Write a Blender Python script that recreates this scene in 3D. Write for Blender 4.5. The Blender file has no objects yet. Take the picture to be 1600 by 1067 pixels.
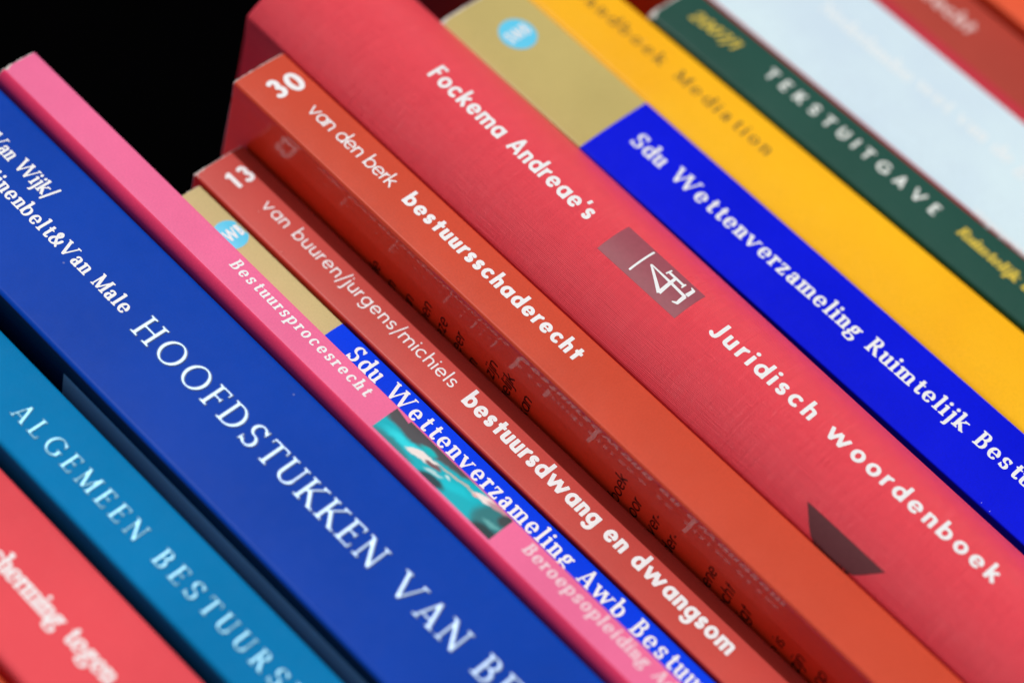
import bpy, math, random
import numpy as np
from mathutils import Matrix, Vector

# ------------------------------------------------------------------ camera, world, sun, exposure
S = bpy.context.scene
C = S.collection
MM = 0.001

cam_d = bpy.data.cameras.new('camera')
cam = bpy.data.objects.new('camera', cam_d)
C.objects.link(cam)
R = Matrix(((0.69024268, -0.19816691, -0.69591301),
            (0.49277303, -0.57552658, 0.65264377),
            (-0.52984884, -0.79340975, -0.29960170)))      # rows: camera axes in world space
cam.matrix_world = Matrix.Translation((-0.27968308, -0.43823253, -0.03461392)) @ R.transposed().to_4x4()
cam_d.sensor_width = 36.0
cam_d.lens = 87.74
cam_d.clip_start = 0.02
cam_d.clip_end = 50.0
cam_d.dof.use_dof = True
cam_d.dof.focus_distance = 0.538
cam_d.dof.aperture_fstop = 4.6
cam_d.dof.aperture_blades = 0
S.camera = cam

SUN_EL, SUN_AZ = math.radians(21.0), math.radians(15.5)    # azimuth measured from the spines' normal towards +X
sdir = Vector((math.sin(SUN_AZ) * math.cos(SUN_EL), -math.cos(SUN_AZ) * math.cos(SUN_EL), math.sin(SUN_EL)))
W = bpy.data.worlds.new("World"); S.world = W; W.use_nodes = True
wn = W.node_tree
sky = wn.nodes.new('ShaderNodeTexSky'); sky.sky_type = 'NISHITA'; sky.sun_disc = False
sky.sun_elevation = SUN_EL
sky.sun_rotation = math.atan2(sdir.x, sdir.y)
wn.nodes['Background'].inputs['Strength'].default_value = 0.075
wn.links.new(sky.outputs[0], wn.nodes['Background'].inputs['Color'])

sun_d = bpy.data.lights.new('sun', 'SUN'); sun_d.energy = 2.5; sun_d.angle = math.radians(0.9); sun_d.color = (1.0, 0.985, 0.96)
sun = bpy.data.objects.new('sun', sun_d); C.objects.link(sun)
sun.location = sdir * 2
sun.rotation_euler = sdir.to_track_quat('Z', 'Y').to_euler()

S.view_settings.view_transform = 'Standard'
S.view_settings.look = 'None'
S.view_settings.exposure = -0.07
S.view_settings.gamma = 1.0
S.view_settings.use_curve_mapping = False

# ------------------------------------------------------------------ materials
def new_mat(name):
    m = bpy.data.materials.new(name); m.use_nodes = True
    return m, m.node_tree, m.node_tree.nodes['Principled BSDF']

def N(nt, typ, **kw):
    n = nt.nodes.new(typ)
    for k, v in kw.items():
        if k.startswith('i_'): n.inputs[k[2:].replace('_', ' ')].default_value = v
        else: setattr(n, k, v)
    return n

def cover_mat(name, col, rough=0.36, coat=0.35, coat_rough=0.16, grain=0.12, spec=0.10, wear=0.5, seed=0.0):
    """laminated / varnished printed card: faint grain, smudges in the gloss, a few scuffs"""
    m, nt, b = new_mat(name)
    tc = N(nt, 'ShaderNodeTexCoord')
    mp = N(nt, 'ShaderNodeMapping'); mp.inputs['Location'].default_value = (seed, seed * 1.7, seed * .3)
    nt.links.new(tc.outputs['Object'], mp.inputs['Vector'])
    v = mp.outputs['Vector']
    big = N(nt, 'ShaderNodeTexNoise'); big.inputs['Scale'].default_value = 28; big.inputs['Detail'].default_value = 6
    fine = N(nt, 'ShaderNodeTexNoise'); fine.inputs['Scale'].default_value = 2600; fine.inputs['Detail'].default_value = 2
    mid = N(nt, 'ShaderNodeTexNoise'); mid.inputs['Scale'].default_value = 330; mid.inputs['Detail'].default_value = 4
    for n in (big, fine, mid): nt.links.new(v, n.inputs['Vector'])
    # colour: base, with slight print mottling
    mix = N(nt, 'ShaderNodeMix', data_type='RGBA'); mix.inputs['A'].default_value = (*col, 1)
    mix.inputs['B'].default_value = tuple(min(1, c * 1.14 + .002) for c in col) + (1,)
    r1 = N(nt, 'ShaderNodeMapRange'); r1.inputs['From Min'].default_value = .35; r1.inputs['From Max'].default_value = .68
    nt.links.new(big.outputs['Fac'], r1.inputs['Value']); nt.links.new(r1.outputs[0], mix.inputs['Factor'])
    mix2 = N(nt, 'ShaderNodeMix', data_type='RGBA', blend_type='MULTIPLY'); mix2.inputs['Factor'].default_value = 1
    r2 = N(nt, 'ShaderNodeMapRange'); r2.inputs['From Min'].default_value = .3; r2.inputs['From Max'].default_value = .7
    r2.inputs['To Min'].default_value = .94; r2.inputs['To Max'].default_value = 1.05
    nt.links.new(fine.outputs['Fac'], r2.inputs['Value'])
    cc = N(nt, 'ShaderNodeCombineColor')
    for k in range(3): nt.links.new(r2.outputs[0], cc.inputs[k])
    nt.links.new(mix.outputs['Result'], mix2.inputs['A']); nt.links.new(cc.outputs[0], mix2.inputs['B'])
    # small pale scuffs
    vs = N(nt, 'ShaderNodeTexVoronoi'); vs.inputs['Scale'].default_value = 95; vs.inputs['Randomness'].default_value = 1
    nt.links.new(v, vs.inputs['Vector'])
    r3 = N(nt, 'ShaderNodeMapRange'); r3.inputs['From Min'].default_value = .016; r3.inputs['From Max'].default_value = .034
    r3.inputs['To Min'].default_value = wear * .6; r3.inputs['To Max'].default_value = 0
    nt.links.new(vs.outputs['Distance'], r3.inputs['Value'])
    gate = N(nt, 'ShaderNodeMapRange'); gate.inputs['From Min'].default_value = .53; gate.inputs['From Max'].default_value = .60
    nt.links.new(mid.outputs['Fac'], gate.inputs['Value'])
    mul = N(nt, 'ShaderNodeMath', operation='MULTIPLY')
    nt.links.new(r3.outputs[0], mul.inputs[0]); nt.links.new(gate.outputs[0], mul.inputs[1])
    mix3 = N(nt, 'ShaderNodeMix', data_type='RGBA'); mix3.inputs['B'].default_value = (.75, .72, .70, 1)
    nt.links.new(mix2.outputs['Result'], mix3.inputs['A']); nt.links.new(mul.outputs[0], mix3.inputs['Factor'])
    nt.links.new(mix3.outputs['Result'], b.inputs['Base Color'])
    # gloss broken by handling
    r4 = N(nt, 'ShaderNodeMapRange'); r4.inputs['From Min'].default_value = .3; r4.inputs['From Max'].default_value = .7
    r4.inputs['To Min'].default_value = max(.03, rough + .10); r4.inputs['To Max'].default_value = rough + .18
    nt.links.new(mid.outputs['Fac'], r4.inputs['Value'])
    r5 = N(nt, 'ShaderNodeMath', operation='ADD')
    r6 = N(nt, 'ShaderNodeMapRange'); r6.inputs['To Min'].default_value = -.04; r6.inputs['To Max'].default_value = .04
    nt.links.new(big.outputs['Fac'], r6.inputs['Value'])
    nt.links.new(r4.outputs[0], r5.inputs[0]); nt.links.new(r6.outputs[0], r5.inputs[1])
    nt.links.new(r5.outputs[0], b.inputs['Roughness'])
    b.inputs['Specular IOR Level'].default_value = spec
    b.inputs['Coat Weight'].default_value = coat * .35
    b.inputs['Coat Roughness'].default_value = coat_rough
    bp = N(nt, 'ShaderNodeBump'); bp.inputs['Strength'].default_value = grain; bp.inputs['Distance'].default_value = .0001
    nt.links.new(fine.outputs['Fac'], bp.inputs['Height'])
    bp2 = N(nt, 'ShaderNodeBump'); bp2.inputs['Strength'].default_value = .25; bp2.inputs['Distance'].default_value = .0002
    nt.links.new(mid.outputs['Fac'], bp2.inputs['Height']); nt.links.new(bp.outputs[0], bp2.inputs['Normal'])
    nt.links.new(bp2.outputs[0], b.inputs['Normal'])
    return m

def linen_mat(name, col):
    """book cloth: fine warp and weft with slubs"""
    m, nt, b = new_mat(name)
    uv = N(nt, 'ShaderNodeUVMap'); uv.uv_map = 'UVMap'
    tc = N(nt, 'ShaderNodeTexCoord')
    sep = N(nt, 'ShaderNodeSeparateXYZ'); nt.links.new(uv.outputs[0], sep.inputs[0])
    nz = N(nt, 'ShaderNodeTexNoise'); nz.inputs['Scale'].default_value = 420; nz.inputs['Detail'].default_value = 3
    nt.links.new(tc.outputs['Object'], nz.inputs['Vector'])
    def threads(axis, pitch):
        a = N(nt, 'ShaderNodeMath', operation='MULTIPLY_ADD'); a.inputs[1].default_value = 2 * math.pi / pitch
        nt.links.new(sep.outputs[axis], a.inputs[0])
        j = N(nt, 'ShaderNodeMath', operation='MULTIPLY'); j.inputs[1].default_value = 5.0
        nt.links.new(nz.outputs['Fac'], j.inputs[0]); nt.links.new(j.outputs[0], a.inputs[2])
        s = N(nt, 'ShaderNodeMath', operation='SINE'); nt.links.new(a.outputs[0], s.inputs[0])
        return s.outputs[0]
    def streak(axis):
        mp = N(nt, 'ShaderNodeMapping'); sc = [90, 90, 90]; sc[axis] = 3300
        mp.inputs['Scale'].default_value = sc
        nt.links.new(uv.outputs[0], mp.inputs['Vector'])
        t = N(nt, 'ShaderNodeTexNoise'); t.inputs['Scale'].default_value = 1; t.inputs['Detail'].default_value = 2
        nt.links.new(mp.outputs[0], t.inputs['Vector'])
        return t.outputs['Fac']
    t0, t1 = threads(0, .00034), threads(1, .00030)
    s0, s1 = streak(0), streak(1)
    def add(a, bb, fa=1.0):
        n = N(nt, 'ShaderNodeMath', operation='MULTIPLY_ADD'); n.inputs[1].default_value = fa
        nt.links.new(bb, n.inputs[0]); nt.links.new(a, n.inputs[2]); return n.outputs[0]
    h = add(t0, t1, 1.0)
    h = add(h, s0, 3.5); h = add(h, s1, 4.0)
    bp = N(nt, 'ShaderNodeBump'); bp.inputs['Strength'].default_value = .55; bp.inputs['Distance'].default_value = .00006
    nt.links.new(h, bp.inputs['Height']); nt.links.new(bp.outputs[0], b.inputs['Normal'])
    g = N(nt, 'ShaderNodeMapRange'); g.inputs['From Min'].default_value = 1.6; g.inputs['From Max'].default_value = 4.9
    g.inputs['To Min'].default_value = .92; g.inputs['To Max'].default_value = 1.08
    nt.links.new(h, g.inputs['Value'])
    vm = N(nt, 'ShaderNodeVectorMath', operation='SCALE'); vm.inputs[0].default_value = col
    nt.links.new(g.outputs[0], vm.inputs['Scale'])
    nt.links.new(vm.outputs[0], b.inputs['Base Color'])
    b.inputs['Roughness'].default_value = .42
    b.inputs['Specular IOR Level'].default_value = .38
    return m

def ink_mat(name, col, rough=.45, metal=0.0, mottle=.08):
    m, nt, b = new_mat(name)
    tc = N(nt, 'ShaderNodeTexCoord')
    nz = N(nt, 'ShaderNodeTexNoise'); nz.inputs['Scale'].default_value = 900; nz.inputs['Detail'].default_value = 3
    nt.links.new(tc.outputs['Object'], nz.inputs['Vector'])
    r = N(nt, 'ShaderNodeMapRange'); r.inputs['From Min'].default_value = .3; r.inputs['From Max'].default_value = .7
    r.inputs['To Min'].default_value = 1 - mottle; r.inputs['To Max'].default_value = 1
    nt.links.new(nz.outputs['Fac'], r.inputs['Value'])
    vm = N(nt, 'ShaderNodeVectorMath', operation='SCALE'); vm.inputs[0].default_value = col
    nt.links.new(r.outputs[0], vm.inputs['Scale']); nt.links.new(vm.outputs[0], b.inputs['Base Color'])
    b.inputs['Roughness'].default_value = rough; b.inputs['Metallic'].default_value = metal; b.inputs['Specular IOR Level'].default_value = .2
    return m

def paper_mat():
    m, nt, b = new_mat('page_paper')
    tc = N(nt, 'ShaderNodeTexCoord')
    mp = N(nt, 'ShaderNodeMapping'); mp.inputs['Scale'].default_value = (9000, 40, 40)
    nt.links.new(tc.outputs['Object'], mp.inputs['Vector'])
    nz = N(nt, 'ShaderNodeTexNoise'); nz.inputs['Scale'].default_value = 1; nz.inputs['Detail'].default_value = 2
    nt.links.new(mp.outputs[0], nz.inputs['Vector'])
    cr = N(nt, 'ShaderNodeValToRGB'); cr.color_ramp.elements[0].color = (.45, .42, .36, 1); cr.color_ramp.elements[1].color = (.82, .80, .74, 1)
    cr.color_ramp.elements[0].position = .3; cr.color_ramp.elements[1].position = .62
    nt.links.new(nz.outputs['Fac'], cr.inputs[0]); nt.links.new(cr.outputs[0], b.inputs['Base Color'])
    bp = N(nt, 'ShaderNodeBump'); bp.inputs['Strength'].default_value = .5; bp.inputs['Distance'].default_value = .0001
    nt.links.new(nz.outputs['Fac'], bp.inputs['Height']); nt.links.new(bp.outputs[0], b.inputs['Normal'])
    b.inputs['Roughness'].default_value = .85
    return m

PAPER = paper_mat()
CORE = ink_mat('worn_card_edge', (.80, .78, .76), .55, 0, .45)
WHITE = ink_mat('white_ink', (.88, .91, .97), .4)

# ------------------------------------------------------------------ object helpers
def tag(o, label=None, cat=None, group=None, kind=None):
    if label: o['label'] = label
    if cat: o['category'] = cat
    if group: o['group'] = group
    if kind: o['kind'] = kind
    return o

def mesh_obj(name, verts, faces, mats, parent=None, fmat=None, smooth=None, uvs=None):
    me = bpy.data.meshes.new(name)
    me.from_pydata([tuple(v) for v in verts], [], faces)
    for m in (mats if isinstance(mats, (list, tuple)) else [mats]): me.materials.append(m)
    if fmat is not None: me.polygons.foreach_set('material_index', fmat)
    if smooth is not None: me.polygons.foreach_set('use_smooth', smooth)
    if uvs is not None:
        l = me.uv_layers.new(name='UVMap')
        idx = np.empty(len(me.loops), dtype=np.int32); me.loops.foreach_get('vertex_index', idx)
        l.data.foreach_set('uv', np.asarray(uvs, dtype=np.float32)[idx].ravel())
    me.update()
    o = bpy.data.objects.new(name, me); C.objects.link(o)
    if parent: o.parent = parent
    return o

# ------------------------------------------------------------------ the two type faces, drawn with strokes
class Pen:
    """strokes are boxes with a half width at each end, plus discs at the joints; the outline is their union"""
    def __init__(s, w, t, serif): s.w, s.t, s.serif, s.p = w, t, serif, []
    def hw(s, dx, dy):
        L = math.hypot(dx, dy) or 1
        return (s.t + (s.w - s.t) * (abs(dy) / L) ** 1.3) / 2
    def path(s, pts, hs=None):
        if hs is None:
            hs = []
            for i in range(len(pts)):
                a = pts[max(0, i - 1)]; b = pts[min(len(pts) - 1, i + 1)]
                hs.append(s.hw(b[0] - a[0], b[1] - a[1]))
        for i in range(len(pts) - 1):
            s.p.append((0, *pts[i], *pts[i + 1], hs[i], hs[i + 1]))
            if i: s.p.append((1, *pts[i], 0, 0, hs[i], 0))
    def line(s, x0, y0, x1, y1, w=None):
        h = (w / 2) if w else s.hw(x1 - x0, y1 - y0)
        s.p.append((0, x0, y0, x1, y1, h, h))
    def arc(s, cx, cy, ox, oy, a0, a1, n=22):
        rx, ry = ox - s.w / 2, oy - s.t / 2
        s.path([(cx + rx * math.cos(math.radians(a0 + (a1 - a0) * i / n)), cy + ry * math.sin(math.radians(a0 + (a1 - a0) * i / n))) for i in range(n + 1)])
    def ring(s, cx, cy, ox, oy): s.arc(cx, cy, ox, oy, 0, 360, 30); s.p.append((1, cx + ox - s.w / 2, cy, 0, 0, s.w / 2, 0))
    def disc(s, x, y, r): s.p.append((1, x, y, 0, 0, r, 0))
    def foot(s, x, y, up=1, l=1, r=1, w=None):
        if not s.serif: return
        w = w or s.w; e = w * .5 + .13
        s.p.append((0, x - e * l - (0 if l else w / 2), y + up * s.t * .5, x + e * r + (0 if r else w / 2), y + up * s.t * .5, s.t / 2, s.t / 2))
        s.p.append((0, x, y + up * s.t * .5, x, y + up * .16, w / 2 + .05, w / 2))
    def stem(s, x, y0, y1, f0=(1, 1), f1=None, w=None):
        w = w or s.w
        s.p.append((0, x, y0, x, y1, w / 2, w / 2))
        if s.serif:
            if f0: s.foot(x, y0, 1, f0[0], f0[1], w)
            if f1: s.foot(x, y1, -1, f1[0], f1[1], w)
    def flag(s, x, y):           # slanted head serif of lower-case stems
        if s.serif: s.p.append((0, x - s.w * .5 - .13, y - .11, x, y - .03, s.t * .5, s.t * .9))

def spline(pts, n=8):
    out = []
    for i in range(len(pts) - 1):
        p0 = pts[max(0, i - 1)]; p1 = pts[i]; p2 = pts[i + 1]; p3 = pts[min(len(pts) - 1, i + 2)]
        for k in range(n):
            t = k / n
            out.append(tuple(.5 * ((2 * p1[j]) + (-p0[j] + p2[j]) * t + (2 * p0[j] - 5 * p1[j] + 4 * p2[j] - p3[j]) * t * t
                                   + (-p0[j] + 3 * p1[j] - 3 * p2[j] + p3[j]) * t ** 3) for j in (0, 1)))
    out.append(pts[-1]); return out

def glyph(ch, w, t, serif, cap=1.5, asc=1.55):
    P = Pen(w, t, serif); h = w / 2; CAP = cap; A = asc
    adv = .6
    r = .47 if serif else .5
    def sh(x0, x1, y=1.0):      # arch from stem x0 to stem x1
        rx = (x1 - x0) / 2; cx = (x0 + x1) / 2; cyy = y - rx * (1.0 if not serif else .9)
        n = 14
        P.path([(cx - rx * math.cos(math.pi * i / n), cyy + (y - t / 2 - cyy) * math.sin(math.pi * i / n)) for i in range(n + 1)])
        return cyy
    if ch == ' ': return [], .55
    if ch == 'o': P.ring(r, .5, r, .52); adv = 2 * r
    elif ch in 'bpqd' or (ch == 'a' and not serif) or (ch == 'g' and not serif):
        P.ring(r, .5, r, .52); adv = 2 * r
        if ch == 'b': P.stem(h, 0 if not serif else .06, A, None); P.flag(h, A)
        if ch == 'p': P.stem(h, -.5, 1, (1, 1)); P.flag(h, 1)
        if ch == 'd': P.stem(2 * r - h, 0, A, (0, 1)); P.flag(2 * r - h, A)
        if ch == 'a': P.stem(1 - h, 0, 1)
        if ch == 'q': P.stem(2 * r - h, -.5, 1, (1, 1))
        if ch == 'g': P.stem(1 - h, 0, 1); P.arc(.5, -.02, .5, .5, 0, -140)
    elif ch == 'a':
        P.stem(.62, .02, .68, None)
        P.path(spline([(.62, .62), (.58, .86), (.38, .96), (.16, .86)])); P.disc(.17, .80, .11)
        P.arc(.36, .29, .36, .31, 40, 320)
        P.path([(.6, .1), (.72, .04), (.86, .08)], [h * .8, t / 2 + .03, t / 2]); adv = .84
    elif ch == 'c': P.arc(r, .5, r, .52, 42, 318); adv = 2 * r - .08; (P.disc(2 * r - .16, .79, .10) if serif else None)
    elif ch == 'e':
        P.arc(r, .5, r, .52, 0, 322 if serif else 316, 26); P.line(.1, .5, 2 * r - h * .6, .5, t if serif else min(t * .95, .16)); adv = 2 * r
        P.p.append((1, 2 * r - h, .51, 0, 0, h * .9, 0))
    elif ch == 'g':
        P.ring(.42, .68, .36, .34); P.line(.62, .9, .88, .95, t * 1.5); P.disc(.86, .93, .09)
        P.path(spline([(.22, .38), (.10, .24), (.22, .12), (.55, .08), (.78, -.08), (.66, -.36), (.38, -.42), (.10, -.34), (.04, -.16), (.22, .02)]))
        adv = .86
    elif ch in 'nmhur':
        if ch in 'nmh':
            x1 = .80 if serif else .84; H0 = A if ch == 'h' else 1
            P.stem(h + .04 * serif, 0, H0, (1, 1)); P.flag(h, H0); y = sh(h, x1 - h); P.stem(x1 - h, 0, y, (1, 1)); adv = x1
            if ch == 'm': y = sh(x1 - h, 2 * x1 - w - h + .02); P.stem(2 * x1 - w - h + .02, 0, y, (1, 1)); adv = 2 * x1 - w + .02
        elif ch == 'u':
            x1 = .80 if serif else .84; rx = (x1 - w) / 2
            P.stem(h, rx, 1, None); P.flag(h, 1); P.stem(x1 - h, 0 if not serif else .02, 1, (0, 1)); P.flag(x1 - h, 1)
            P.path([(x1 / 2 - rx * math.cos(math.pi * i / 14), rx - (rx - t / 2) * math.sin(math.pi * i / 14)) for i in range(15)]); adv = x1
        else:
            P.stem(h + .04 * serif, 0, 1, (1, 1)); P.flag(h, 1)
            P.path(spline([(h, .62), (h + .12, .84), (h + .34, .94)]), None); adv = h + .42
            if serif: P.disc(h + .38, .86, .115)
    elif ch == 's':
        k = .37 if serif else .36; yy = (1.04 - t) / 4
        P.path([(k + (k - h) * math.cos(math.radians(a)), .5 + yy + yy * math.sin(math.radians(a))) for a in range(28, 271, 11)]
               + [(k + (k - h) * math.cos(math.radians(a)), .5 - yy + yy * math.sin(math.radians(a))) for a in range(90, -153, -11)],
               None)
        if serif: P.line(2 * k - .1, .66, 2 * k - .06, .98, t); P.line(.06, .02, .1, .34, t)
        adv = 2 * k
    elif ch == 't':
        x = .24 + h
        P.stem(x, .25 if serif else 0, 1.32, None); P.line(x - h - .15, 1 - t * .55, x + h + .2, 1 - t * .55, t * 1.05)
        if serif: P.path(spline([(x, .3), (x + .05, .1), (x + .2, .05), (x + .34, .14)]))
        adv = x + h + .16
    elif ch == 'f':
        P.stem(h + .16, 0, 1.2, (1, 1)); P.path(spline([(h + .16, 1.15), (h + .25, 1.42), (h + .5, 1.46)])); P.line(0, .92, .55, .92, t); adv = .5
    elif ch == 'i' or ch == 'j':
        x = h + .05 * serif + (.06 if ch == 'j' else 0)
        if ch == 'i': P.stem(x, 0, 1, (1, 1))
        else:
            P.stem(x, -.25, 1, None); P.path(spline([(x, -.2), (x - .04, -.42), (x - .22, -.48)]))
        P.flag(x, 1); P.disc(x, 1.33, h * 1.12); adv = w + .1 * serif + (.06 if ch == 'j' else 0)
    elif ch == 'l': P.stem(h + .05 * serif, 0, A, (1, 1)); P.flag(h + .05, A); adv = w + .1 * serif
    elif ch == 'k':
        P.stem(h, 0, A, (1, 1)); P.flag(h, A)
        P.line(h, .42, .72, .97, t * 1.1 if serif else w * .92); P.line(.32, .56, .80, .02, w)
        if serif: P.line(.5, .97, .95, .97, t); P.line(.6, t / 2, 1.0, t / 2, t)
        adv = .86 if not serif else .95
    elif ch in 'vw' or ch in 'VW':
        H = 1 if ch in 'vw' else CAP; n = 1 if ch in 'vV' else 2; d = .43 if ch in 'vw' else .58
        if n == 2: d *= .88
        tt = t * 1.2 if serif else w * .92; wd = w if serif else w * .95
        x = h
        for k in range(n):
            P.line(x, H, x + d, .05, wd); P.line(x + d, .05, x + 2 * d, H, tt)
            P.disc(x + d, h * .7, h * .75)
            if serif: P.line(x - h - .12, H - t / 2, x + h + .13, H - t / 2, t)
            x += 2 * d
        if serif: P.line(x - .2, H - t / 2, x + .22, H - t / 2, t)
        adv = x + h
    elif ch == 'z':
        P.line(.04, 1 - t / 2, .72, 1 - t / 2, t * 1.3); P.line(.02, t / 2, .74, t / 2, t * 1.3); P.line(.62, .94, .12, .06, w * .95); adv = .76
        if serif: P.line(.06, .7, .06, 1, t); P.line(.71, 0, .71, .3, t)
    elif ch == "'": P.line(h, CAP + .02, h * .8, CAP - .42, w * .9); adv = w
    elif ch == '/': P.line(.02, -.38, .52, CAP + .12, w * .85); adv = .5
    elif ch == '-': P.line(.02, .45, .4, .45, w * .9); adv = .42
    elif ch == ',': P.line(h, .12, h - .1, -.22, w * .8); adv = w
    elif ch == '&':
        P.path(spline([(1.06, .82), (.95, .4), (.62, .08), (.3, .05), (.12, .3), (.22, .62), (.5, .85), (.62, 1.15), (.45, 1.38), (.27, 1.15), (.4, .82), (.75, .35), (1.1, .04)]))
        adv = 1.12
    # capitals
    elif ch in 'HKEFLBDRTIJNMAUSGOC':
        F = (1, 1)
        if ch == 'H': P.stem(h + .08, 0, CAP, F, F); P.stem(1.02, 0, CAP, F, F); P.line(.1, CAP * .52, 1, CAP * .52, t * 1.1); adv = 1.1 + h
        if ch == 'I': P.stem(h + .08 * serif, 0, CAP, F, F); adv = w + .16 * serif
        if ch == 'K':
            P.stem(h + .05, 0, CAP, F, F); P.line(.25, .62, .92, CAP - .05, t * 1.15 if serif else w * .9); P.line(.38, .82, 1.02, .04, w)
            if serif: P.line(.68, CAP - t / 2, 1.14, CAP - t / 2, t); P.line(.82, t / 2, 1.26, t / 2, t)
            adv = 1.1
        if ch in 'EFL':
            P.stem(h + .05, 0, CAP, F if ch == 'F' else (1, 0), F if ch == 'L' else (1, 0)); e = .80
            if ch != 'L': P.line(h, CAP - t / 2, e, CAP - t / 2, t); P.line(h, CAP * .53, e - .12, CAP * .53, t)
            if ch != 'F': P.line(h, t / 2, e + .02, t / 2, t)
            if serif:
                if ch != 'L': P.line(e - .02, CAP, e - .04, CAP - .3, t); P.line(e - .14, CAP * .53 - .13, e - .14, CAP * .53 + .13, t)
                if ch != 'F': P.line(e, 0, e + .05, .32, t)
            adv = e + .04
        if ch in 'BR':
            P.stem(h + .05, 0, CAP, F if ch == 'R' else (1, 0), (1, 0)); y1 = CAP * .53
            P.line(h, CAP - t / 2, .45, CAP - t / 2, t); P.line(h, y1, .5, y1, t)
            cy = (CAP + y1 - t / 2) / 2 + t * .2
            P.arc(.45, cy, .40, CAP - cy, 90, -90)
            if ch == 'B': P.line(h, t / 2, .5, t / 2, t); P.arc(.5, (y1 + t / 2) / 2, .44, (y1 + t / 2) / 2, 90, -90); adv = .96
            else:
                P.line(.46, y1, .96, .04, w)
                if serif: P.line(.8, t / 2, 1.18, t / 2, t)
                adv = 1.06
        if ch == 'D':
            P.stem(h + .05, 0, CAP, (1, 0), (1, 0)); P.line(h, CAP - t / 2, .42, CAP - t / 2, t); P.line(h, t / 2, .42, t / 2, t)
            P.arc(.42, CAP / 2, .74, CAP / 2, 90, -90); adv = 1.18
        if ch == 'T':
            P.stem(.5, 0, CAP, F, None); P.line(0, CAP - t / 2, 1, CAP - t / 2, t)
            if serif: P.line(.03, CAP, .0, CAP - .32, t); P.line(.97, CAP, 1.0, CAP - .32, t)
            adv = 1.0
        if ch == 'J':
            P.stem(.52, .3, CAP, None, F); P.path(spline([(.52, .34), (.44, .08), (.22, .03), (.04, .16)])); adv = .55 + h
        if ch == 'N':
            tt = t * 1.3 if serif else w
            P.stem(h + .05, 0, CAP, F, None, tt); P.stem(1.05, 0, CAP, None, F, tt); P.line(h, CAP - .05, 1.05, .05, w)
            if serif: P.line(-.12, CAP - t / 2, h + .12, CAP - t / 2, t)
            adv = 1.1 + h * .6
        if ch == 'M':
            tt = t * 1.3 if serif else w
            P.stem(.14, 0, CAP, F, None, tt); P.stem(1.26, 0, CAP, F, (0, 1), w); P.line(.14, CAP - .04, .7, .06, w); P.line(.7, .06, 1.24, CAP - .06, tt)
            if serif: P.line(-.08, CAP - t / 2, .3, CAP - t / 2, t)
            adv = 1.4
        if ch == 'A':
            P.line(.56, CAP - .02, .12, .02, t * 1.3 if serif else w * .92); P.line(.54, CAP, 1.04, .02, w if serif else w * .92); P.line(.24, .42, .9, .42, t)
            if serif: P.line(-.06, t / 2, .32, t / 2, t); P.line(.8, t / 2, 1.26, t / 2, t)
            adv = 1.14
        if ch == 'U':
            x1 = 1.02; rx = (x1 - w) / 2
            P.stem(h, .45, CAP, None, F); P.stem(x1 - h, .45, CAP, None, F, t * 1.4 if serif else w)
            P.path([(x1 / 2 - rx * math.cos(math.pi * i / 18), .46 - (.46 - t / 2) * math.sin(math.pi * i / 18)) for i in range(19)]); adv = x1 + .04
        if ch == 'S':
            k = .45; q = CAP / 2; yy = (CAP - t) / 4 + .005
            P.path([(k + (k - h) * math.cos(math.radians(a)), q + yy + yy * math.sin(math.radians(a))) for a in range(25, 271, 11)]
                   + [(k + (k - h) * math.cos(math.radians(a)), q - yy + yy * math.sin(math.radians(a))) for a in range(90, -156, -11)])
            if serif: P.line(.8, CAP - .42, .84, CAP - .02, t); P.line(.03, .02, .07, .42, t)
            adv = .9
        if ch in 'OG':
            R0 = .72
            if ch == 'O': P.ring(R0, CAP / 2, R0, CAP / 2 + .02); adv = 2 * R0
            else:
                P.arc(R0, CAP / 2, R0, CAP / 2 + .02, 42, 325, 26); P.stem(1.2, .2, .68, None, F if serif else None)
                if not serif: P.line(.75, .66, 1.2 + h, .66, t)
                else: P.line(1.22, CAP - .45, 1.22, CAP - .05, t)
                adv = 1.34
    # figures, as high as the capitals
    elif ch == '0': P.ring(.5, CAP / 2, .5, CAP / 2); adv = 1.0
    elif ch == '1': P.stem(.42, 0, CAP, None); P.line(.42, CAP - t * .6, .08, CAP - t * .6 - .14, t); adv = .42 + h + .06
    elif ch == '3':
        q = CAP * .52
        P.arc(.44, (CAP + q - t / 2) / 2, .40, (CAP - q + t / 2) / 2, 145, -80); P.arc(.45, (q + t / 2) / 2, .46, (q + t / 2) / 2, 80, -150); adv = .92
    elif ch == '2': P.path(spline([(.08, 1.1), (.2, 1.38), (.5, 1.42), (.72, 1.12), (.5, .7), (.08, .1)])); P.line(.04, t / 2, .86, t / 2, t); adv = .9
    elif ch == '7': P.line(.04, CAP - t / 2, .86, CAP - t / 2, t); P.line(.8, CAP - .05, .3, 0, w); adv = .88
    return P.p, adv

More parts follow.
